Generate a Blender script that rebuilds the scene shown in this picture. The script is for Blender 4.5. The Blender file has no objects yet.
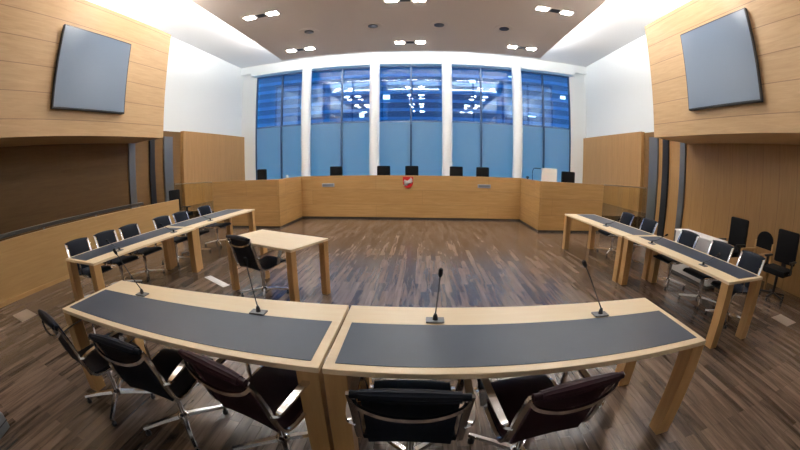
import bpy, bmesh, math, random
from mathutils import Vector, Matrix
random.seed(7)
C = bpy.context.scene.collection
PI = math.pi

# ------------------------------------------------------------------ helpers
def link(o, parent=None):
    C.objects.link(o)
    if parent is not None:
        o.parent = parent
    return o

def tag(o, label, cat, group=None):
    o['label'] = label
    o['category'] = cat
    if group:
        o['group'] = group
    return o

def empty(name, loc=(0, 0, 0), rz=0.0, label=None, cat=None, group=None):
    o = bpy.data.objects.new(name, None)
    o.empty_display_size = 0.2
    C.objects.link(o)
    o.location = loc
    o.rotation_euler = (0, 0, rz)
    if label:
        tag(o, label, cat, group)
    return o

class MB:
    """collects shapes, then links them as ONE mesh object"""
    def __init__(self):
        self.bm = bmesh.new()
    def box(self, a, b, bev=0.0):
        x0, y0, z0 = a; x1, y1, z1 = b
        vs = [self.bm.verts.new(p) for p in
              ((x0, y0, z0), (x1, y0, z0), (x1, y1, z0), (x0, y1, z0),
               (x0, y0, z1), (x1, y0, z1), (x1, y1, z1), (x0, y1, z1))]
        fs = [self.bm.faces.new([vs[i] for i in q]) for q in
              ((3, 2, 1, 0), (4, 5, 6, 7), (0, 1, 5, 4), (1, 2, 6, 5), (2, 3, 7, 6), (3, 0, 4, 7))]
        if bev > 0:
            es = set(e for f in fs for e in f.edges)
            bmesh.ops.bevel(self.bm, geom=list(es), offset=bev, segments=2, affect='EDGES', profile=0.6)
        return self
    def obox(self, c, ax, ay, az, s, bev=0.0):
        """oriented box, centre c, unit axes, full sizes s"""
        m = MB().box((-s[0]/2, -s[1]/2, -s[2]/2), (s[0]/2, s[1]/2, s[2]/2), bev)
        M = Matrix((ax, ay, az)).transposed().to_4x4()
        M.translation = Vector(c)
        m.bm.transform(M)
        self.merge(m)
        return self
    def merge(self, other):
        me = bpy.data.meshes.new('tmp')
        other.bm.to_mesh(me); other.bm.free()
        self.bm.from_mesh(me)
        bpy.data.meshes.remove(me)
    def sweep(self, path, sec, up=(0, 0, 1), caps=True, scales=None):
        """sweep a closed 2-D section along a path"""
        P = [Vector(p) for p in path]
        up = Vector(up)
        rings = []
        for i, p in enumerate(P):
            t = (P[min(i+1, len(P)-1)] - P[max(i-1, 0)]).normalized()
            s = t.cross(up)
            if s.length < 1e-4:
                s = t.cross(Vector((1, 0, 0)))
            s.normalize()
            n = s.cross(t).normalized()
            k = scales[i] if scales else 1.0
            rings.append([self.bm.verts.new(p + s*(a*k) + n*(b*k)) for a, b in sec])
        m = len(sec)
        for r0, r1 in zip(rings, rings[1:]):
            for j in range(m):
                self.bm.faces.new((r0[j], r0[(j+1) % m], r1[(j+1) % m], r1[j]))
        if caps:
            self.bm.faces.new(list(reversed(rings[0])))
            self.bm.faces.new(rings[-1])
        return self
    def tube(self, path, r, n=10, scales=None, up=(0, 0, 1)):
        return self.sweep(path, [(r*math.cos(2*PI*k/n), r*math.sin(2*PI*k/n)) for k in range(n)], up, True, scales)
    def lathe(self, prof, n=24, c=(0, 0, 0)):
        rings = []
        for r, z in prof:
            rings.append([self.bm.verts.new((c[0]+r*math.cos(2*PI*k/n), c[1]+r*math.sin(2*PI*k/n), c[2]+z)) for k in range(n)])
        for a, b in zip(rings, rings[1:]):
            for k in range(n):
                self.bm.faces.new((a[k], a[(k+1) % n], b[(k+1) % n], b[k]))
        self.bm.faces.new(list(reversed(rings[0])))
        self.bm.faces.new(rings[-1])
        return self
    def prism(self, pts, y0, y1):
        """polygon in the X-Z plane, given thickness along Y"""
        a = [self.bm.verts.new((x, y0, z)) for x, z in pts]
        b = [self.bm.verts.new((x, y1, z)) for x, z in pts]
        self.bm.faces.new(a)
        self.bm.faces.new(list(reversed(b)))
        n = len(pts)
        for i in range(n):
            self.bm.faces.new((a[i], b[i], b[(i+1) % n], a[(i+1) % n]))
        return self
    def build(self, name, m, parent=None, smooth=False):
        bmesh.ops.recalc_face_normals(self.bm, faces=self.bm.faces)
        me = bpy.data.meshes.new(name)
        self.bm.to_mesh(me); self.bm.free()
        me.materials.append(m)
        if smooth:
            for p in me.polygons:
                p.use_smooth = True
            try:
                me.set_sharp_from_angle(angle=math.radians(40))
            except Exception:
                pass
        return link(bpy.data.objects.new(name, me), parent)

def struct(o):
    o['kind'] = 'structure'
    return o

def dup(root, loc, rz, label=None, group=None):
    r = root.copy(); C.objects.link(r); r.location = loc; r.rotation_euler = (0, 0, rz)
    if label:
        r['label'] = label
    if group:
        r['group'] = group
    for ch in list(root.children):
        c = ch.copy(); C.objects.link(c); c.parent = r
        for g in list(ch.children):
            d = g.copy(); C.objects.link(d); d.parent = c
    return r

# ------------------------------------------------------------------ materials
def mat(name, col, rough=0.5, metal=0.0, spec=0.5, coat=0.0, bump=0.0, bscale=60.0, vary=0.0):
    m = bpy.data.materials.new(name); m.use_nodes = True
    nt = m.node_tree; b = nt.nodes['Principled BSDF']
    b.inputs['Base Color'].default_value = (*col, 1)
    b.inputs['Roughness'].default_value = rough
    b.inputs['Metallic'].default_value = metal
    b.inputs['Specular IOR Level'].default_value = spec
    b.inputs['Coat Weight'].default_value = coat
    if bump or vary:
        tc = nt.nodes.new('ShaderNodeTexCoord'); n = nt.nodes.new('ShaderNodeTexNoise')
        n.inputs['Scale'].default_value = bscale
        n.inputs['Detail'].default_value = 4
        nt.links.new(tc.outputs['Object'], n.inputs['Vector'])
        if bump:
            bp = nt.nodes.new('ShaderNodeBump'); bp.inputs['Strength'].default_value = bump
            bp.inputs['Distance'].default_value = 0.01
            nt.links.new(n.outputs['Fac'], bp.inputs['Height'])
            nt.links.new(bp.outputs['Normal'], b.inputs['Normal'])
        if vary:
            mx = nt.nodes.new('ShaderNodeMix'); mx.data_type = 'RGBA'
            mx.inputs[6].default_value = (*[c*(1-vary) for c in col], 1)
            mx.inputs[7].default_value = (*[min(1, c*(1+vary)) for c in col], 1)
            nt.links.new(n.outputs['Fac'], mx.inputs[0])
            nt.links.new(mx.outputs[2], b.inputs['Base Color'])
    return m

def emit(name, col, s):
    m = bpy.data.materials.new(name); m.use_nodes = True
    nt = m.node_tree; nt.nodes.clear()
    e = nt.nodes.new('ShaderNodeEmission'); o = nt.nodes.new('ShaderNodeOutputMaterial')
    e.inputs['Color'].default_value = (*col, 1); e.inputs['Strength'].default_value = s
    nt.links.new(e.outputs[0], o.inputs['Surface'])
    return m

def wood(name, dark, light, grain='y', board=None, rough=0.38, groove=(0.10, 0.06, 0.03), spread=0.5):
    """wood: stretched grain; board=(u, v, length, height, gap) lays boards, u along the boards"""
    m = bpy.data.materials.new(name); m.use_nodes = True
    nt = m.node_tree; b = nt.nodes['Principled BSDF']; L = nt.links.new
    b.inputs['Roughness'].default_value = rough
    tc = nt.nodes.new('ShaderNodeTexCoord')
    mp = nt.nodes.new('ShaderNodeMapping')
    sc = {'x': (0.7, 9, 9), 'y': (9, 0.7, 9), 'z': (9, 9, 0.7)}[grain]
    mp.inputs['Scale'].default_value = sc
    L(tc.outputs['Object'], mp.inputs['Vector'])
    n = nt.nodes.new('ShaderNodeTexNoise'); n.inputs['Scale'].default_value = 2.2
    n.inputs['Detail'].default_value = 7; n.inputs['Roughness'].default_value = 0.62; n.inputs['Distortion'].default_value = 0.6
    L(mp.outputs[0], n.inputs['Vector'])
    fac = n.outputs['Fac']
    rp = nt.nodes.new('ShaderNodeValToRGB')
    rp.color_ramp.elements[0].position = 0.30; rp.color_ramp.elements[1].position = 0.72
    rp.color_ramp.elements[0].color = (*dark, 1); rp.color_ramp.elements[1].color = (*light, 1)
    if board:
        u, v, ln, ht, gap = board
        sp = nt.nodes.new('ShaderNodeSeparateXYZ'); cb = nt.nodes.new('ShaderNodeCombineXYZ')
        L(tc.outputs['Object'], sp.inputs[0])
        L(sp.outputs['XYZ'.index(u.upper())], cb.inputs[0]); L(sp.outputs['XYZ'.index(v.upper())], cb.inputs[1])
        br = nt.nodes.new('ShaderNodeTexBrick')
        br.inputs['Scale'].default_value = 1.0; br.inputs['Mortar Size'].default_value = gap
        br.inputs['Mortar Smooth'].default_value = 0.1
        br.inputs['Brick Width'].default_value = ln; br.inputs['Row Height'].default_value = ht
        br.offset = 0.41; br.offset_frequency = 2
        br.inputs['Color1'].default_value = (0, 0, 0, 1); br.inputs['Color2'].default_value = (1, 1, 1, 1)
        br.inputs['Mortar'].default_value = (0.5, 0.5, 0.5, 1)
        L(cb.outputs[0], br.inputs['Vector'])
        ma = nt.nodes.new('ShaderNodeMath'); ma.operation = 'MULTIPLY_ADD'
        L(br.outputs['Color'], ma.inputs[0]); ma.inputs[1].default_value = spread
        sub = nt.nodes.new('ShaderNodeMath'); sub.operation = 'SUBTRACT'
        L(fac, sub.inputs[0]); sub.inputs[1].default_value = spread/2
        L(sub.outputs[0], ma.inputs[2])
        fac = ma.outputs[0]
        L(fac, rp.inputs[0])
        mx = nt.nodes.new('ShaderNodeMix'); mx.data_type = 'RGBA'
        L(br.outputs['Fac'], mx.inputs[0]); L(rp.outputs[0], mx.inputs[6]); mx.inputs[7].default_value = (*groove, 1)
        L(mx.outputs[2], b.inputs['Base Color'])
        bp = nt.nodes.new('ShaderNodeBump'); bp.inputs['Strength'].default_value = 0.4; bp.inputs['Distance'].default_value = 0.004
        bp.invert = True
        L(br.outputs['Fac'], bp.inputs['Height']); L(bp.outputs[0], b.inputs['Normal'])
    else:
        L(fac, rp.inputs[0]); L(rp.outputs[0], b.inputs['Base Color'])
    return m

OAK_D, OAK_L = (0.45, 0.262, 0.095), (0.57, 0.35, 0.145)
M = {}
M['floor'] = wood('walnut_parquet', (0.042, 0.028, 0.020), (0.215, 0.152, 0.114), 'y', ('y', 'x', 0.75, 0.085, 0.0010), 0.20, (0.03, 0.02, 0.013), 0.32)
M['floor'].node_tree.nodes['Principled BSDF'].inputs['Specular IOR Level'].default_value = 0.8
M['panel'] = wood('oak_panel_boards', (0.50, 0.32, 0.155), (0.61, 0.41, 0.215), 'y', ('y', 'z', 14.0, 0.4795, 0.007), 0.45, (0.30, 0.18, 0.085), 0.10)
M['panel_v'] = wood('oak_upright_boards', (0.36, 0.195, 0.068), (0.44, 0.25, 0.095), 'z', ('z', 'y', 6.0, 0.46, 0.005), 0.45, (0.24, 0.13, 0.05), 0.06)
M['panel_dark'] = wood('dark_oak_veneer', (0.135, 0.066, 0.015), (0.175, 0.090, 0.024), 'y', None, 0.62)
M['bench'] = wood('oak_bench', OAK_D, OAK_L, 'x', ('x', 'z', 3.4, 0.44, 0.004), 0.38, (0.33, 0.19, 0.08), 0.22)
M['panel_rear'] = wood('rear_oak', (0.36, 0.195, 0.068), (0.44, 0.25, 0.095), 'x')
M['oak_plain'] = wood('oak_plain', (0.43, 0.26, 0.10), (0.52, 0.33, 0.14), 'y')
M['bench_y'] = wood('oak_bench_return', OAK_D, OAK_L, 'y', ('y', 'z', 3.4, 0.44, 0.004), 0.38, (0.33, 0.19, 0.08), 0.22)
M['oak_y'] = wood('oak_along', OAK_D, OAK_L, 'y')
M['top'] = wood('pale_maple_top', (0.83, 0.66, 0.43), (0.89, 0.745, 0.52), 'x', None, 0.33)
M['leg'] = wood('oak_leg', (0.47, 0.27, 0.10), (0.58, 0.35, 0.145), 'z', None, 0.4)
M['inlay'] = mat('dark_linoleum', (0.019, 0.036, 0.068), 0.42, spec=0.6, vary=0.12, bscale=9)
M['white'] = mat('white_plaster', (0.82, 0.86, 0.87), 0.7, bump=0.05, bscale=180)
M['ceil'] = mat('white_ceiling_paint', (0.82, 0.83, 0.84), 0.75, bump=0.04, bscale=120)
M['slab'] = mat('taupe_acoustic_plaster', (0.76, 0.67, 0.61), 0.85, bump=0.08, bscale=220)
M['pillar'] = mat('white_lacquer', (0.90, 0.92, 0.94), 0.35)
M['grey_metal'] = mat('grey_steel', (0.19, 0.195, 0.205), 0.42, 0.7)
M['black_metal'] = mat('black_steel', (0.03, 0.03, 0.035), 0.45, 0.5)
M['mullion'] = mat('blue_grey_aluminium', (0.05, 0.09, 0.16), 0.4, 0.4)
M['transom'] = mat('pale_blue_transom', (0.16, 0.24, 0.36), 0.5)
M['chrome'] = mat('polished_aluminium', (0.72, 0.72, 0.73), 0.16, 1.0)
M['navy'] = mat('navy_black_leather', (0.004, 0.007, 0.015), 0.5, spec=0.15, bump=0.15, bscale=250)
M['plum'] = mat('plum_black_leather', (0.026, 0.008, 0.014), 0.5, spec=0.15, bump=0.15, bscale=250)
M['black'] = mat('black_fabric', (0.004, 0.004, 0.005), 0.75, spec=0.2, bump=0.2, bscale=300)
M['plastic'] = mat('black_plastic', (0.012, 0.012, 0.014), 0.35)
M['whiteplastic'] = mat('white_plastic', (0.88, 0.88, 0.88), 0.4)
M['screen'] = mat('display_glass', (0.17, 0.225, 0.31), 0.28, spec=0.5)
M['bezel'] = mat('dark_bezel', (0.018, 0.020, 0.026), 0.4)
M['plate'] = mat('grey_blue_plate', (0.36, 0.40, 0.46), 0.5, 0.0)
M['grille'] = mat('slate_mesh', (0.20, 0.23, 0.28), 0.5)
M['steel'] = mat('brushed_steel', (0.80, 0.80, 0.80), 0.35, 0.85)
M['bronze'] = mat('dull_bronze', (0.42, 0.33, 0.25), 0.4, 0.3)
M['red'] = mat('red_enamel', (0.62, 0.015, 0.02), 0.35)
M['enamel'] = mat('white_enamel', (0.92, 0.88, 0.88), 0.45)
M['case'] = mat('grey_shell', (0.16, 0.18, 0.20), 0.45)
M['rail'] = mat('dark_rail', (0.045, 0.04, 0.038), 0.35)
M['lamp'] = emit('lamp_panel', (1.0, 0.95, 0.88), 68.0)
M['strip'] = emit('cove_strip', (1.0, 0.98, 0.96), 76.0)
M['strip_front'] = emit('window_cove_strip', (1.0, 0.98, 0.96), 60.0)
M['hole'] = mat('dark_reflector', (0.035, 0.03, 0.028), 0.35, 0.4)
M['facade'] = mat('blue_facade_spandrel', (0.09, 0.23, 0.38), 0.3, vary=0.3, bscale=0.6)
M['facade_glass'] = mat('blue_facade_glass', (0.012, 0.065, 0.13), 0.08, spec=0.8)
M['litwin'] = emit('lit_office_window', (0.9, 0.95, 1.0), 1.6)

def glass(name, tint, refl, rough):
    m = bpy.data.materials.new(name); m.use_nodes = True
    nt = m.node_tree; nt.nodes.clear(); L = nt.links.new
    t = nt.nodes.new('ShaderNodeBsdfTransparent'); t.inputs[0].default_value = (*tint, 1)
    g = nt.nodes.new('ShaderNodeBsdfGlossy'); g.inputs['Roughness'].default_value = rough
    g.inputs['Color'].default_value = (0.92, 0.96, 1, 1)
    x = nt.nodes.new('ShaderNodeMixShader'); x.inputs[0].default_value = refl
    o = nt.nodes.new('ShaderNodeOutputMaterial')
    L(t.outputs[0], x.inputs[1]); L(g.outputs[0], x.inputs[2]); L(x.outputs[0], o.inputs['Surface'])
    return m
M['glass'] = glass('window_glass', (0.90, 0.96, 1.0), 0.03, 0.015)
M['outer_glass'] = glass('outer_window_glass', (0.72, 0.88, 1.0), 0.11, 0.02)
M['gate_glass'] = glass('olive_glass', (0.92, 0.90, 0.78), 0.06, 0.05)

def frosted(name, col, trans):
    m = bpy.data.materials.new(name); m.use_nodes = True
    nt = m.node_tree; nt.nodes.clear(); L = nt.links.new
    t = nt.nodes.new('ShaderNodeBsdfTranslucent'); t.inputs[0].default_value = (*col, 1)
    d = nt.nodes.new('ShaderNodeBsdfPrincipled'); d.inputs['Base Color'].default_value = (*[c*0.35 for c in col], 1)
    d.inputs['Roughness'].default_value = 0.25
    x = nt.nodes.new('ShaderNodeMixShader'); x.inputs[0].default_value = trans
    o = nt.nodes.new('ShaderNodeOutputMaterial')
    L(d.outputs[0], x.inputs[1]); L(t.outputs[0], x.inputs[2]); L(x.outputs[0], o.inputs['Surface'])
    return m
M['frost'] = frosted('frosted_blue_film', (0.90, 0.95, 0.95), 0.72)

# ------------------------------------------------------------------ the room
XC = -0.48
XL, XR = XC-8.10, XC+8.10           # side walls
YW = 14.6                           # window wall
YB = -4.0                           # rear wall
ZC = 6.56                           # white ceiling
SX0, SX1, SY0, SY1, SZ = -5.42, 4.46, -2.4, 12.16, 5.90   # brown ceiling field

struct(MB().box((XL-.2, YB-.2, -.1), (XR+.2, YW+.2, 0)).build('floor', M['floor']))
struct(MB().box((XL-.2, YB-.2, ZC), (XR+.2, YW+.2, ZC+.15)).build('ceiling', M['ceil']))
struct(MB().box((XL-.2, YB-.2, 0), (XL, YW+.2, ZC)).build('wall_left', M['white']))
struct(MB().box((XR, YB-.2, 0), (XR+.2, YW+.2, ZC)).build('wall_right', M['white']))
struct(MB().box((XL, YB-.2, 0), (XR, YB, ZC)).build('wall_rear', M['white']))
wf = MB()
GX0, GX1 = -7.81, 6.80
wf.box((XL, YW, 0), (GX0, YW+.2, ZC)); wf.box((GX1, YW, 0), (XR, YW+.2, ZC))
wf.box((GX0, YW, 0), (GX1, YW+.2, 0.55)); wf.box((GX0, YW, 6.04), (GX1, YW+.2, ZC))
struct(wf.build('wall_front', M['white']))
# brown ceiling field with the light coves along its edges
struct(MB().box((SX0, SY0, SZ), (SX1, SY1, SZ+.14)).build('ceiling_field', M['slab']))
# pelmet above the windows
struct(MB().box((XL, YW-.28, 6.20), (XR, YW, ZC)).box((GX0-.15, YW-.36, 6.04), (GX1+.15, YW, 6.20)).build('trim_1', M['white']))

# galleries: boarded boxes hanging from both side walls, boarded walls underneath
def gallery(side):
    s = -1 if side == 'left' else 1
    xw = XL if s < 0 else XR
    xf = XC + s*5.90
    xr = XC + s*7.12
    lo, hi = min(xw, xf), max(xw, xf)
    struct(MB().box((lo, YB, 2.575), (hi, 6.66, 5.36)).build('wall_%s_gallery' % side, M['panel']))
    lo, hi = min(xw, xr), max(xw, xr)
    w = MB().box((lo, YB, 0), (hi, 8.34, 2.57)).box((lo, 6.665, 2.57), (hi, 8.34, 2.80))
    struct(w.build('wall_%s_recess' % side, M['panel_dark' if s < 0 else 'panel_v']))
    # boarded wall beyond, its end seen past the recess
    lo, hi = min(xw, xw-s*.16), max(xw, xw-s*.16)
    struct(MB().box((min(xw, xw-s*.02), 8.345, 0), (max(xw, xw-s*.02), 9.915, 3.13)).build('door_%d' % (1 if s < 0 else 2), M['panel_dark']))
    struct(MB().box((lo, 9.92, 0), (hi, YW, 3.16)).build('wall_%s_wainscot' % side, M['panel_v']))
    return xr
gl, gr = gallery('left'), gallery('right')
def post(i, x, s, y0, y1, m, z1=2.565):
    struct(MB().box((min(x, x+s*.06), y0, 0), (max(x, x+s*.06), y1, z1), .005).build('trim_%d' % i, m))
post(2, gl, 1, 6.41, 6.66, M['grey_metal']); post(3, gl, 1, 7.27, 7.49, M['black_metal'], 2.79); post(4, gl, 1, 7.92, 8.335, M['grey_metal'], 2.79)
post(5, gr, -1, 6.71, 6.92, M['grey_metal'], 2.79); post(6, gr, -1, 7.43, 7.69, M['black_metal'], 2.79); post(7, gr, -1, 7.92, 8.335, M['grey_metal'], 2.79)

# light coves: strips lying on the hidden upper side of the ceiling field and on the gallery boxes
cv = MB()
zt = SZ+.142
o = tag(MB().box((SX0+.10, 2.6, zt), (SX0+.16, SY1-.1, zt+.03)).build('cove_light', M['strip']), 'light strip along the left edge of the brown ceiling field', 'light')
cv.box((SX1-.16, 2.6, zt), (SX1-.10, SY1-.1, zt+.03))
fv = MB().box((SX0+.2, SY1-.16, zt), (SX1-.2, SY1-.10, zt+.03)).build('cove_light', M['strip_front'])
tag(fv, 'light strip on the window edge of the brown ceiling field', 'light')
o = tag(cv.build('cove_light', M['strip']), 'light strip along the right edge of the brown ceiling field', 'light')
for s, nm in ((-1, 'left'), (1, 'right')):
    x = XC+s*6.1
    o = MB().box((x-.03, 2.2, 5.362), (x+.03, 6.5, 5.392)).build('cove_light', M['strip'])
    tag(o, 'light strip on top of the %s boarded gallery box' % nm, 'light')

# ------------------------------------------------------------------ windows
PX = [XC-.02+(i-1.5)*3.045 for i in range(4)]
edges = [GX0]+PX+[GX1]
for i in range(5):
    x0, x1 = edges[i], edges[i+1]
    w = struct(MB().box((x0, YW+.02, .55), (x0+.05, YW+.14, 6.04)).box((x1-.05, YW+.02, .55), (x1, YW+.14, 6.04))
               .box((x0, YW+.02, .55), (x1, YW+.14, .62)).box((x0, YW+.02, 5.98), (x1, YW+.14, 6.04))
               .build('window_%d' % (i+1), M['mullion']))
    xm = (x0+x1)/2
    MB().box((xm-.035, YW+.0, .6), (xm+.035, YW+.12, 6.0)).build('mullion', M['mullion'], w)
    MB().box((x0+.05, YW+.06, 3.50), (x1-.05, YW+.10, 3.55)).build('transom', M['transom'], w)
    for a, b in ((x0+.05, xm-.035), (xm+.035, x1-.05)):
        MB().box((a, YW+.07, 3.55), (b, YW+.08, 5.98)).build('clear_pane', M['glass'], w)
        MB().box((a, YW+.07, .62), (b, YW+.08, 3.50)).build('frosted_pane', M['frost'], w)
for i, x in enumerate(PX):
    struct(MB().lathe([(.215, 0), (.215, 6.195)], 32, (x, YW-.40, 0)).build('trim_%d' % (8+i), M['pillar'], smooth=True))

struct(MB().box((-25, 15.8, 3.0), (24, 15.82, 11)).build('window_6', M['outer_glass']))
# building across the street
bd = empty('office_building', (0, 30, -12), 0, 'blue glass office building across the street, seen through the windows', 'building')
MB().box((-40, 0, 0), (40, 8, 34)).build('facade', M['facade_glass'], bd)
for k in range(26):
    z = 12.0+k*.8
    MB().box((-40, -.25, z), (40, 0, z+.26)).build('floor_band', M['facade'], bd)
for (x, z, wd) in ((9.6, 18.3, .7), (12.9, 20.2, .5), (7.8, 21.6, .4), (3.0, 17.0, .5), (-3.5, 19.5, .6), (4.2, 21.0, .5), (-5.6, 17.9, .4), (10.8, 15.9, .4), (-11.2, 19.0, .4)):
    MB().box((x, -.12, z), (x+wd, .02, z+.4)).build('lit_window', M['litwin'], bd)

# ------------------------------------------------------------------ ceiling fittings
def ceiling_light(x, y, label):
    t = empty('ceiling_light', (x, y, SZ), 0, label, 'ceiling light', 'twin square lights in the brown ceiling')
    MB().box((-.55, -.15, -.012), (.55, .15, -.001), .003).build('housing', M['slab'], t)
    for s in (-1, 1):
        MB().box((s*.35-.14, -.095, -.022), (s*.35+.14, .095, -.0125)).build('lamp_panel', M['lamp'], t)
    MB().box((-.13, -.10, -.020), (.13, .10, -.0125), .003).build('centre_cover', M['hole'], t)
    return t
rows = ((11.2, 'in the row nearest the windows'), (7.95, 'in the row above the open floor'), (4.7, 'in the row above the small table'))
for y, ry in rows:
    for x, cx in ((-4.29, 'left'), (-.41, 'middle'), (3.47, 'right')):
        ceiling_light(x, y, 'twin square ceiling light, %s one %s' % (cx, ry))
for x, cx in ((-3.45, 'leftmost'), (-1.455, 'second from the left'), (.504, 'second from the right'), (2.467, 'rightmost')):
    t = empty('recessed_downlight', (x, 9.66, SZ), 0, 'dark round unlit ceiling downlight, %s of the four' % cx, 'downlight', 'unlit round downlights')
    MB().lathe([(.30, -.001), (.30, -.008), (.17, -.016), (.15, -.004)], 28).build('ring', M['slab'], t, True)
    MB().lathe([(.15, -.006), (.15, -.017), (.05, -.020)], 24).build('reflector', M['hole'], t, True)

# ------------------------------------------------------------------ judges' bench, dais
HB = 1.32
BXL, BXR, BY, WY = -3.77, 3.03, 10.12, 8.36
da = MB().box((XL+.05, 10.75, 0), (XR-.05, YW-.05, .42)).box((XL+.05, 9.98, 0), (BXL-.55, 10.75, .42)).box((BXR+.55, 9.98, 0), (XR-.05, 10.75, .42))
da.box((XL+.05, 8.75, 0), (BXL-.55, 9.98, .42)).box((BXR+.55, 8.75, 0), (XR-.05, 9.98, .42))
struct(da.build('floor_dais', M['floor']))
jb = empty('judges_bench', (0, 0, 0), 0, 'long light oak judges bench across the room under the windows', 'bench')
MB().box((BXL, BY, .05), (BXR, BY+.06, HB), .004).build('front_panel', M['bench'], jb)
MB().box((BXL-.06, WY, .05), (BXL, BY+.06, HB), .004).build('return_panel', M['bench_y'], jb)
MB().box((BXR, WY, .05), (BXR+.06, BY+.06, HB), .004).build('return_panel', M['bench_y'], jb)
MB().box((-5.98, WY, .05), (BXL-.06, WY+.06, HB), .004).build('wing_panel', M['bench'], jb)
MB().box((BXR+.06, WY, .05), (4.97, WY+.06, HB), .004).build('wing_panel', M['bench'], jb)
k = MB().box((BXL-.03, BY+.02, 0), (BXR+.03, BY+.05, .05)).box((-5.95, WY+.02, 0), (BXL-.03, WY+.05, .05)).box((BXR+.03, WY+.02, 0), (4.94, WY+.05, .05))
k.box((BXL-.045, WY+.02, 0), (BXL-.02, BY+.05, .05)).box((BXR+.02, WY+.02, 0), (BXR+.045, BY+.05, .05))
k.build('plinth', M['rail'], jb)
MB().box((BXL-.06, BY+.06, 1.15), (BXR+.06, BY+.62, 1.19)).build('worktop', M['top'], jb)
MB().box((-5.96, WY+.06, 1.15), (BXL-.06, WY+.60, 1.19)).build('worktop', M['top'], jb)
MB().box((BXR+.06, WY+.06, 1.15), (4.95, WY+.60, 1.19)).build('worktop', M['top'], jb)
MB().box((BXL-.50, WY+.60, 1.15), (BXL-.06, BY+.62, 1.19)).build('worktop', M['top'], jb)
MB().box((BXR+.06, WY+.60, 1.15), (BXR+.50, BY+.62, 1.19)).build('worktop', M['top'], jb)
for x, cx in ((-2.885, 'left'), (1.865, 'right')):
    p = empty('wall_plate', (x, BY, 1.035), 0, 'small grey plate on the bench front, %s of the red shield' % cx, 'plate', 'grey plates on the bench front')
    MB().box((-.2, -.025, -.055), (.2, 0, .055), .008).build('cover', M['plate'], p)
    MB().box((-.17, -.029, -.035), (.17, -.0255, .035)).build('grille', M['grille'], p)
# coat of arms: red shield with a white springing horse
sh = empty('coat_of_arms', (-.43, BY-.001, 1.115), 0, 'red shield with a white horse in the middle of the bench front', 'emblem')
pts = [(-.155, .165), (.155, .165)]
for i in range(13):
    a = i/12*PI
    pts.append((.155*math.cos(a), -.02-.155*math.sin(a)))
pts[2:] = [(.155*math.cos(i/12*PI)*(1-.12*math.sin(i/12*PI)), -.015-.16*math.sin(i/12*PI)) for i in range(13)]
MB().prism(pts, -.03, 0).build('shield', M['red'], sh)
h = MB()
horse = [(-.115, .03), (-.09, .075), (-.05, .055), (.0, .05), (.035, .07), (.06, .115), (.075, .135), (.085, .115), (.12, .085), (.11, .07), (.08, .08), (.075, .045), (.12, .05), (.13, .02), (.115, .02), (.105, .035), (.065, .02), (.1, -.01), (.09, -.035), (.078, -.01), (.045, -.0), (-.01, -.005), (-.04, -.05), (-.035, -.09), (-.06, -.095), (-.065, -.05), (-.05, -.015), (-.085, -.055), (-.1, -.095), (-.12, -.085), (-.1, -.04), (-.075, .02), (-.09, .045)]
h.prism([(x*1.12, z*1.12-.005) for x, z in horse], -.036, -.0301)
bmesh.ops.triangulate(h.bm, faces=h.bm.faces[:])
h.build('horse', M['enamel'], sh)

# glass gates between the bench wings and the side walls
for x0, x1, cx in ((-6.0, gl+.07, 'left'), (4.99, gr-.07, 'right')):
    xm = (x0+x1)/2; hw = abs(x1-x0)/2-.01
    t = empty('glass_gate', (xm, WY+.03, 0), 0, 'low olive-tinted glass gate between the %s end of the bench and the side wall' % cx, 'gate')
    MB().box((-hw, -.008, .06), (hw, .008, HB-.02)).build('glass_panel', M['gate_glass'], t)
    MB().box((-hw, -.02, 0), (hw, .02, .06)).build('shoe', M['grey_metal'], t)
    MB().box((-hw, -.014, HB-.02), (hw, .014, HB+.01), .004).build('cap_rail', M['bronze'], t)

# ------------------------------------------------------------------ left gallery barrier
gb = empty('barrier', (-6.2, 0, 0), 0, 'long low oak barrier with a dark rail in front of the left recess', 'barrier')
MB().box((-.06, -1.0, 0), (0, 7.02, .97), .004).build('panel', M['oak_plain'], gb)
MB().box((-.16, -1.0, .90), (-.06, 5.9, .93)).build('ledge', M['oak_y'], gb)
MB().box((-.36, -1.0, .98), (-.26, 5.92, 1.045), .01).build('rail', M['rail'], gb)
for y in (.2, 1.6, 3.0, 4.4, 5.8):
    MB().box((-.325, y-.02, 0), (-.295, y+.02, .98)).build('rail_post', M['grey_metal'], gb)
MB().box((0, -1.0, 0), (.015, 7.02, .07)).build('skirting', M['oak_y'], gb)

# ------------------------------------------------------------------ wall screens
def screen(x, s, y0, y1, label):
    t = empty('wall_screen', (x, (y0+y1)/2, 3.87), 0, label, 'screen')
    hy = (y1-y0)/2
    MB().box((min(0, -s*.03), -.5, -.4), (max(0, -s*.03), .5, .4)).build('bracket', M['black_metal'], t)
    MB().box((min(-s*.03, -s*.11), -hy, -.815), (max(-s*.03, -s*.11), hy, .815), .012).build('housing', M['bezel'], t)
    MB().box((min(-s*.11, -s*.116), -hy+.03, -.78), (max(-s*.11, -s*.116), hy-.03, .785)).build('display', M['screen'], t)
screen(XC-5.90, -1, 3.16, 5.16, 'large blank grey-blue screen on the left boarded gallery wall')
screen(XC+5.90, 1, 3.30, 5.27, 'large blank grey-blue screen on the right boarded gallery wall')

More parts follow.
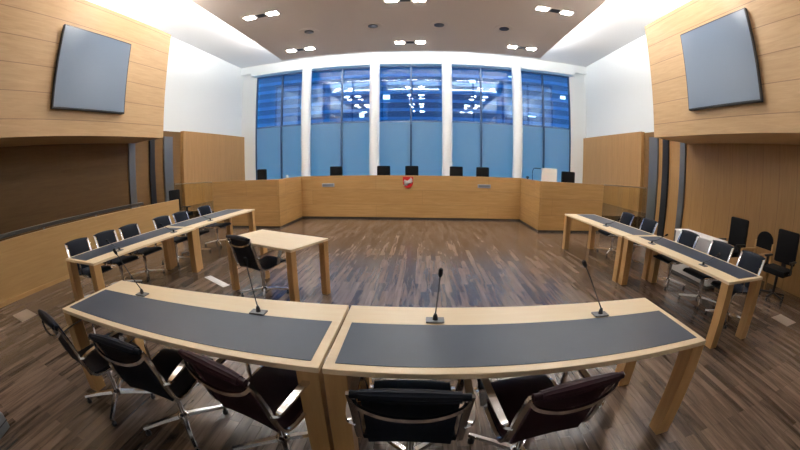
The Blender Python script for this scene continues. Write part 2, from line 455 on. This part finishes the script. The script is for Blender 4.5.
# ------------------------------------------------------------------ tables
def make_table(L_, D_, label, cat, group=None, inlay=True, legx=.115):
    """long side along local X, users sit on local -Y side"""
    t = empty('courtroom_table', (0, 0, 0), 0, label, cat, group)
    MB().box((-L_/2, -D_/2, .708), (L_/2, D_/2, .74), .005).build('tabletop', M['top'], t)
    if inlay:
        MB().box((-L_/2+.052, -D_/2+.055, .7385), (L_/2-.052, -D_/2+.50, .7425)).build('writing_surface', M['inlay'], t)
    for sx in (-1, 1):
        for sy in (-1, 1):
            x = sx*(L_/2-legx/2-.003); y = sy*(D_/2-legx/2-.003)
            MB().box((x-legx/2, y-legx/2, 0), (x+legx/2, y+legx/2, .708), .004).build('leg', M['leg'], t)
    return t
TG = 'long inlaid tables around the open floor'
ta = make_table(2.215, .76, 'long table with dark inlay in the foreground, left of the two', 'table', TG)
ta.location = (-1.577, 1.645, 0); ta.rotation_euler.z = .012
# front tables stand end to end
tb = dup(ta, (.655, 1.672, 0), .012, 'long table with dark inlay in the foreground, right of the two')
dup(ta, (-4.03, 3.42, 0), -PI/2, 'inlaid table by the left barrier, nearer of the two end to end')
dup(ta, (-4.07, 5.66, 0), -PI/2-.01, 'inlaid table on the left, farther one next to the bench')
dup(ta, (3.45, 3.28, 0), PI/2, 'inlaid table on the right, nearer of the two end to end')
dup(ta, (3.40, 5.52, 0), PI/2+.02, 'inlaid table on the right, farther one next to the bench')
wt = make_table(1.27, .69, 'small plain oak table standing alone in front of the left tables', 'table', None, False, .085)
wt.name = 'witness_table'
wt.location = (-1.89, 3.956, 0); wt.rotation_euler.z = -math.atan2(.475, 1.17)

# ------------------------------------------------------------------ chairs
def smooth_path(pts, n=6):
    """Catmull-Rom through the points"""
    P = [Vector(p) for p in pts]
    P = [P[0]*2-P[1]]+P+[P[-1]*2-P[-2]]
    out = []
    for i in range(1, len(P)-2):
        for k in range(n):
            t = k/n
            a, b, c, d = P[i-1], P[i], P[i+1], P[i+2]
            out.append(.5*((2*b)+(c-a)*t+(2*a-5*b+4*c-d)*t*t+(3*b-a-3*c+d)*t**3))
    out.append(P[-2])
    return out

PROF_SEAT = smooth_path([(0, .275, .415), (0, .265, .445), (0, .20, .452), (0, .05, .435), (0, -.10, .425), (0, -.175, .435)])
PROF_BACK = smooth_path([(0, -.188, .425), (0, -.215, .51), (0, -.25, .64), (0, -.285, .75), (0, -.322, .835), (0, -.345, .845), (0, -.355, .825)])

def sling(prof, hw, th, rib=.0):
    m = MB(); rows = []
    n = len(prof)
    for i, p in enumerate(prof):
        t = (prof[min(i+1, n-1)]-prof[max(i-1, 0)]).normalized()
        nn = Vector((0, t.z, -t.y))
        row_a, row_b = [], []
        for j in range(9):
            x = -hw+2*hw*j/8
            sag = .012*(1-(x/hw)**2)
            w = th*(1+rib*(i % 2))
            row_a.append(m.bm.verts.new(Vector((x, p.y, p.z))+nn*(w/2+sag)))
            row_b.append(m.bm.verts.new(Vector((x, p.y, p.z))-nn*(w/2-sag)))
        rows.append((row_a, row_b))
    for (a0, b0), (a1, b1) in zip(rows, rows[1:]):
        for j in range(8):
            m.bm.faces.new((a0[j], a0[j+1], a1[j+1], a1[j]))
            m.bm.faces.new((b0[j+1], b0[j], b1[j], b1[j+1]))
        m.bm.faces.new((a0[0], a1[0], b1[0], b0[0]))
        m.bm.faces.new((a0[8], b0[8], b1[8], a1[8]))
    for a, b in (rows[0], rows[-1]):
        for j in range(8):
            m.bm.faces.new((a[j], b[j], b[j+1], a[j+1]))
    return m

def make_chair(fab, label, group):
    t = empty('conference_chair', (0, 0, 0), 0, label, 'chair', group)
    sling(PROF_SEAT, .215, .022, .25).build('seat', fab, t, True)
    b = sling(PROF_BACK, .19, .020, .25).build('backrest', fab, t, True)
    MB().tube([(-.225, -.338, .838), (0, -.338, .838), (.225, -.338, .838)], .017, 10).build('top_roll', fab, b, True)
    flat = [(-.008, -.016), (.008, -.016), (.008, .016), (-.008, .016)]
    side = smooth_path([(0, .275, .425), (0, .20, .445), (0, .05, .428), (0, -.10, .418), (0, -.19, .45), (0, -.235, .55), (0, -.26, .65), (0, -.30, .76), (0, -.335, .84)])
    for s in (-1, 1):
        MB().sweep([(s*.225, p.y, p.z) for p in side], flat, (1, 0, 0)).build('side_frame', M['chrome'], t, True)
        arm = smooth_path([(s*.232, -.240, .585), (s*.258, -.228, .60), (s*.268, -.15, .622), (s*.270, .0, .645), (s*.268, .10, .652), (s*.265, .135, .628), (s*.252, .115, .55), (s*.235, .10, .44)])
        MB().sweep(arm, [(-.019, -.007), (.019, -.007), (.019, .007), (-.019, .007)], (0, .5, 1)).build('armrest', M['chrome'], t, True)
    br = smooth_path([(-.225, -.322, .805), (-.19, -.345, .775), (-.10, -.36, .748), (0, -.365, .742), (.10, -.36, .748), (.19, -.345, .775), (.225, -.322, .805)])
    MB().sweep(br, [(-.007, -.009), (.007, -.009), (.007, .009), (-.007, .009)], (0, 0, 1)).build('back_brace', M['chrome'], t, True)
    u = smooth_path([(-.225, .02, .425), (-.13, .02, .38), (0, .02, .37), (.13, .02, .38), (.225, .02, .425)])
    MB().sweep(u, [(-.025, -.008), (.025, -.008), (.025, .008), (-.025, .008)], (0, 0, 1)).build('seat_bracket', M['chrome'], t, True)
    MB().lathe([(.022, .09), (.022, .24), (.032, .245), (.032, .34), (.055, .372)], 16, (0, .02, 0)).build('column', M['chrome'], t, True)
    base = MB().lathe([(.03, .06), (.045, .075), (.045, .105), (.025, .12)], 16, (0, .02, 0)).build('hub', M['chrome'], t, True)
    for k in range(4):
        a = PI/4+k*PI/2
        d = Vector((math.cos(a), math.sin(a), 0))
        p = [Vector((0, .02, .095))+d*.02, Vector((0, .02, .085))+d*.16, Vector((0, .02, .062))+d*.33]
        lg = MB().sweep(p, [(-.020, -.011), (.020, -.011), (.013, .011), (-.013, .011)], (0, 0, 1), True, [1.15, 1, .8]).build('leg', M['chrome'], t, True)
        c = p[-1]-d*.02
        MB().lathe([(.022, 0), (.022, .02), (.012, .03), (.012, .055)], 12, (c.x, c.y, 0)).build('glide', M['plastic'], lg, True)
    return t

GF = 'chairs behind the foreground tables'; GLt = 'chairs behind the left tables'; GRt = 'chairs behind the right tables'
navy = make_chair(M['navy'], 'black chair at the far left end of the foreground tables, seen edge-on', GF)
navy.location = (-2.27, 1.27, 0); navy.rotation_euler.z = -math.radians(10)
dup(navy, (-1.55, 1.31, 0), math.radians(2), 'black chair with chrome arms, second from the left at the foreground tables')
plum = make_chair(M['plum'], 'dark plum chair behind the left foreground table, beside the table joint', GF)
plum.location = (-.80, 1.345, 0); plum.rotation_euler.z = -math.radians(15)
dup(navy, (-.03, 1.33, 0), .01, 'black chair seen squarely from behind, just right of the foreground table joint')
dup(plum, (.60, 1.335, 0), math.radians(9), 'dark plum chair turned left, rightmost at the foreground tables')
ly = ((2.81, 'nearest chair in the row behind the left tables'), (3.41, 'second nearest chair in the row behind the left tables'),
      (4.00, 'third nearest chair in the row behind the left tables'), (4.885, 'fourth nearest chair in the row, by the joint of the left tables'),
      (5.50, 'second farthest chair in the row behind the left tables'), (6.38, 'farthest chair in the row behind the left tables, near the bench'))
for y, l in ly:
    dup(navy, (-4.53, y, 0), -PI/2+random.uniform(-.05, .05), 'black '+l, GLt)
ry = ((2.72, 'nearest chair in the row behind the right tables'), (3.34, 'second nearest chair in the row behind the right tables'),
      (4.14, 'chair in front of the low white cabinet behind the right tables'),
      (5.30, 'second farthest chair in the row behind the right tables'), (6.12, 'farthest chair in the row behind the right tables, near the bench'))
for y, l in ry:
    dup(navy, (3.99, y, 0), PI/2+random.uniform(-.05, .05), 'black '+l, GRt)
wc = dup(navy, (-2.04, 3.79, 0), -math.radians(21), 'single black chair pushed up to the small plain table')
if 'group' in wc:
    del wc['group']

# judges' chairs: high black backs showing above the bench
def make_high(label, group, zback=1.18, w=.46, rounded=.04):
    t = empty('high_back_chair', (0, 0, 0), 0, label, 'chair', group)
    MB().box((-w/2, -.22, .42), (w/2, .26, .52), .035).build('seat', M['black'], t, True)
    b = MB().box((-w/2, -.30, .56), (w/2, -.22, zback), min(rounded, .039)).build('backrest', M['black'], t, True)
    for s in (-1, 1):
        a = MB().box((s*(w/2+.035)-.025, -.18, .64), (s*(w/2+.035)+.025, .14, .67), .008).build('armrest', M['plastic'], t)
        MB().box((s*(w/2+.035)-.012, -.03, .46), (s*(w/2+.035)+.012, .03, .64)).box((min(s*(w/2-.02), s*(w/2+.04)), -.03, .45), (max(s*(w/2-.02), s*(w/2+.04)), .03, .475)).build('arm_post', M['plastic'], a)
    MB().box((-.05, -.275, .44), (.05, -.235, .60)).build('back_stem', M['plastic'], t)
    MB().lathe([(.03, .08), (.03, .38), (.09, .415)], 14).build('column', M['plastic'], t, True)
    for k in range(5):
        a = PI/2+k*2*PI/5
        d = Vector((math.cos(a), math.sin(a), 0))
        lg = MB().sweep([Vector((0, 0, .10))+d*.02, Vector((0, 0, .075))+d*.28], [(-.02, -.014), (.02, -.014), (.014, .012), (-.014, .012)]).build('leg', M['plastic'], t)
        c = d*.27
        MB().lathe([(.012, 0), (.024, .008), (.024, .045), (.012, .055)], 12, (c.x, c.y, 0)).build('caster', M['plastic'], lg, True)
    return t
GJ = 'black chairs behind the judges bench'
hc = None
for x, l in ((-3.05, 'leftmost black chair behind the straight front of the bench'), (-1.35, 'black chair second from the left behind the straight bench front'),
             (-.37, 'black chair behind the red shield in the middle of the bench'), (1.17, 'black chair second from the right behind the straight bench front'),
             (2.10, 'rightmost black chair behind the straight front of the bench')):
    if hc is None:
        hc = make_high(l, GJ); hc.location = (x, 11.5, .42); hc.rotation_euler.z = PI
    else:
        dup(hc, (x, 11.5, .42), PI, l)
dup(hc, (-5.02, 9.35, .42), PI-.5, 'black chair behind the left wing of the bench, before the window edge')
dup(hc, (4.40, 9.35, .42), PI, 'black chair behind the right wing of the bench, beside the white monitor')
# chairs stored along the right recess wall
tall = make_high('tall dark chair against the right recess wall, nearest the metal posts', 'dark chairs along the right recess wall', 1.10, .48)
tall.location = (5.75, 4.25, 0); tall.rotation_euler.z = PI/2
dup(tall, (5.80, 2.98, 0), PI/2+.1, 'tall dark chair along the right recess wall, closest to the camera')
rc = empty('round_back_chair', (5.85, 3.58, 0), PI/2, 'lower round-backed chair with wooden seat frame between the two tall dark chairs', 'chair', 'dark chairs along the right recess wall')
MB().box((-.23, -.22, .40), (.23, .24, .47), .03).build('seat', M['black'], rc, True)
arc = [(-.2, 0)]+[(-.2*math.cos(i/12*PI), .14+.16*math.sin(i/12*PI)) for i in range(13)]+[(.2, 0)]
m = MB().prism([(x, z+.68) for x, z in arc], -.27, -.23); m.build('backrest', M['black'], rc)
MB().box((-.25, -.24, .36), (.25, .25, .40), .01).build('seat_frame', M['leg'], rc)
for sx in (-1, 1):
    MB().box((sx*.22-.02, -.26, 0), (sx*.22+.02, -.22, .80), .005).build('leg', M['leg'], rc)
    MB().box((sx*.22-.02, .20, 0), (sx*.22+.02, .24, .62), .005).build('leg', M['leg'], rc)
    MB().box((sx*.22-.025, -.24, .62), (sx*.22+.025, .26, .65), .008).build('armrest', M['leg'], rc)
lc = dup(hc, (-6.75, 7.75, 0), -PI/2, 'black chair behind the far end of the left barrier, beside the glass gate')
del lc['group']

# ------------------------------------------------------------------ small things
def mic(x, y, hx, hy, hz, label, rz=0.0, group='gooseneck microphones on the foreground tables'):
    t = empty('gooseneck_microphone', (x, y, .7405), 0, label, 'microphone', group)
    MB().box((-.055, -.035, 0), (.055, .035, .012), .005).build('base_plate', M['grey_metal'], t)
    MB().lathe([(.017, .012), (.014, .035), (.008, .05)], 14).build('socket', M['plastic'], t, True)
    e = Vector((hx-x, hy-y, hz-.7405))
    path = smooth_path([(0, 0, .045), (e.x*.38, e.y*.38, e.z*.45), (e.x*.72, e.y*.72, e.z*.76), tuple(e)], 8)
    MB().tube(path, .0042, 8).build('gooseneck', M['black_metal'], t, True)
    d = (path[-1]-path[-3]).normalized()
    MB().tube([e-d*.01, e+d*.005, e+d*.035, e+d*.045], .0135, 10, [.5, 1, 1, .6]).build('microphone_head', M['black'], t, True)
    return t
mic(-2.15, 1.80, -2.36, 1.76, 1.075, 'gooseneck microphone at the far left of the foreground tables')
mic(-1.03, 1.80, -1.05, 1.76, 1.08, 'gooseneck microphone left of the joint between the foreground tables')
mic(.09, 1.84, .105, 1.76, 1.06, 'gooseneck microphone in the middle of the picture, on the right foreground table')
mic(1.195, 1.84, .95, 1.72, 1.12, 'gooseneck microphone leaning left near the right end of the foreground tables')
GS = 'gooseneck microphones on the side tables'
for x, y, dx, l in ((-3.80, 2.9, -.12, 'gooseneck microphone on the nearer left table, at its near end'), (-3.80, 4.1, -.12, 'gooseneck microphone on the nearer left table, at its far end'),
                    (-3.82, 5.2, -.12, 'gooseneck microphone on the farther left table'),
                    (3.22, 2.75, .12, 'gooseneck microphone on the nearer right table, at its near end'), (3.22, 3.85, .12, 'gooseneck microphone on the nearer right table, at its far end'),
                    (3.20, 5.2, .12, 'gooseneck microphone on the farther right table')):
    q = mic(x, y, x+dx*2.2, y, .86, l, 0, GS)
    q.children[0].rotation_euler.z = PI/2
# things on the bench wings
mo = empty('monitor', (3.43, 8.74, 1.19), 0, 'white monitor with its back to the room on the right bench wing', 'monitor')
MB().box((-.23, -.02, .11), (.23, .02, .47), .012).build('housing', M['whiteplastic'], mo)
MB().box((-.03, .02, 0), (.03, .05, .30)).box((-.12, -.08, 0), (.12, .10, .015), .004).build('stand', M['whiteplastic'], mo)
MB().box((-.21, .02, .14), (.21, .024, .45)).build('display', M['bezel'], mo)
dl = empty('desk_lamp', (3.22, 9.55, 1.19), 0, 'thin dark desk lamp at the right inner corner of the bench', 'lamp')
MB().lathe([(.07, 0), (.07, .015), (.02, .02)], 16).build('base', M['plastic'], dl)
MB().tube(smooth_path([(0, 0, .015), (-.02, 0, .30), (.02, 0, .44), (.12, 0, .46)]), .009, 8).build('arm', M['plastic'], dl, True)
MB().box((.06, -.035, .44), (.24, .035, .465), .008).build('lamp_head', M['plastic'], dl)
tp = empty('desk_telephone', (3.25, 9.95, 1.19), 0, 'small dark telephone beside the thin desk lamp on the bench', 'telephone')
MB().box((-.1, -.1, 0), (.1, .1, .09), .012).build('body', M['plastic'], tp)
MB().tube([(-.07, -.1, .17), (-.07, -.05, .185), (-.07, .05, .185), (-.07, .1, .17)], .022, 8).build('handset', M['plastic'], tp)
MB().box((-.09, -.04, .08), (-.05, .04, .165)).build('cradle', M['plastic'], tp)
cu = empty('cup', (-3.98, 9.45, 1.19), 0, 'small white cup on the left inner corner of the bench', 'cup')
MB().lathe([(.03, 0), (.042, .20), (.038, .20), (.027, .01)], 20).build('body', M['whiteplastic'], cu, True)
# low white cabinet behind the right chairs
wcab = empty('low_cabinet', (4.75, 4.25, 0), 0, 'low white cabinet standing behind the chairs of the right tables', 'cabinet')
MB().box((-.17, -.52, .06), (.17, .52, .765), .006).build('body', M['whiteplastic'], wcab)
MB().box((-.19, -.54, .765), (.19, .54, .79), .005).build('top', M['whiteplastic'], wcab)
for s in (-1, 1):
    d = MB().box((-.185, min(0, s*.50)+.005, .09), (-.171, max(0, s*.50)-.005, .75), .003).build('door', M['whiteplastic'], wcab)
    MB().box((-.205, s*.05-.008, .40), (-.186, s*.05+.008, .52), .003).build('handle', M['chrome'], d)
MB().box((-.14, -.48, 0), (.14, .48, .06)).build('plinth', M['grey_metal'], wcab)
# thin flat plates standing for bright patches on the floor
def floor_patch(x, y, a, b, rz, m, label):
    t = empty('floor_patch', (x, y, 0), rz, label, 'floor box', 'thin flat patches on the floor')
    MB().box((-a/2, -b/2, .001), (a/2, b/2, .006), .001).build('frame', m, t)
    MB().box((-a/2+.02, -b/2+.02, .006), (a/2-.02, b/2-.02, .010), .001).build('patch', m, t)
floor_patch(-3.05, 4.13, .66, .12, -.50, M['whiteplastic'], 'bright white flat floor lid beside the small plain table')
floor_patch(-5.30, 1.73, .46, .30, 0, M['bronze'], 'dull flat floor lid by the left barrier')
floor_patch(5.10, 2.26, .34, .34, 0, M['bronze'], 'dull flat floor lid on the right, beyond the table end')
eq = empty('equipment_case', (-3.02, .12, 0), .35, 'grey equipment case cut off by the lower left corner', 'case')
MB().box((-.16, -.20, .012), (.16, .20, .16), .02).build('shell', M['case'], eq)
MB().box((-.162, -.202, .082), (.162, .202, .090)).build('seam', M['plastic'], eq)
for sx in (-1, 1):
    for sy in (-1, 1):
        MB().lathe([(.015, 0), (.015, .014)], 10, (sx*.12, sy*.15, 0)).build('foot', M['plastic'], eq)

# ------------------------------------------------------------------ outside light
w = bpy.data.worlds.new('dusk'); bpy.context.scene.world = w; w.use_nodes = True
bg = w.node_tree.nodes['Background']
bg.inputs['Color'].default_value = (0.037, 0.32, 0.58, 1)
bg.inputs['Strength'].default_value = 1.0

# ------------------------------------------------------------------ camera (15 mm fisheye)
cd = bpy.data.cameras.new('camera'); cam = bpy.data.objects.new('camera', cd); C.objects.link(cam)
cd.type = 'PANO'; cd.sensor_fit = 'HORIZONTAL'; cd.sensor_width = 36.0; cd.sensor_height = 20.25
cd.clip_start = 0.02; cd.clip_end = 200
F_PX, A3 = 339.0, -0.0118
pitch, yaw, roll, camh = -0.1795, -0.0658, -0.0023, 1.656
F_MM = F_PX*36.0/800
def theta(rmm):
    R = rmm/F_MM; t = R
    for _ in range(30):
        t = R-A3*t**3
    return t
# quartic through the lens curve, odd terms only
A = [[0.0]*2 for _ in range(2)]; bb = [0.0, 0.0]
for i in range(1, 60):
    r = i*21.0/59; y = theta(r)
    f = (r, r**3)
    for a in range(2):
        bb[a] += f[a]*y
        for c_ in range(2):
            A[a][c_] += f[a]*f[c_]
det = A[0][0]*A[1][1]-A[0][1]*A[1][0]
k1 = (bb[0]*A[1][1]-bb[1]*A[0][1])/det; k3 = (A[0][0]*bb[1]-A[1][0]*bb[0])/det
holder = cd if hasattr(cd, 'fisheye_polynomial_k1') else cd.cycles
holder.panorama_type = 'FISHEYE_LENS_POLYNOMIAL'
holder.fisheye_fov = math.radians(200)
SGN = -1.0
holder.fisheye_polynomial_k0 = 0.0
holder.fisheye_polynomial_k1 = SGN*k1
holder.fisheye_polynomial_k2 = 0.0
holder.fisheye_polynomial_k3 = SGN*k3
holder.fisheye_polynomial_k4 = 0.0
sp, cp, sy, cy = math.sin(pitch), math.cos(pitch), math.sin(yaw), math.cos(yaw)
F = Vector((sy*cp, cy*cp, sp)); U = Vector((-sy*sp, -cy*sp, cp)); R = Vector((cy, -sy, 0))
sr, cr = math.sin(roll), math.cos(roll)
Rr = R*cr-U*sr; Ur = R*sr+U*cr
Mx = Matrix((Rr, Ur, -F)).transposed().to_4x4(); Mx.translation = Vector((0, 0, camh))
cam.matrix_world = Mx
bpy.context.scene.camera = cam

# ------------------------------------------------------------------ view
vs = bpy.context.scene.view_settings
vs.view_transform = 'Standard'; vs.look = 'None'; vs.gamma = 1.0; vs.use_curve_mapping = False
vs.exposure = 1.5
cy_ = bpy.context.scene.cycles
cy_.use_denoising = True
cy_.max_bounces = 10
cy_.sample_clamp_indirect = 6.0
cy_.transparent_max_bounces = 12
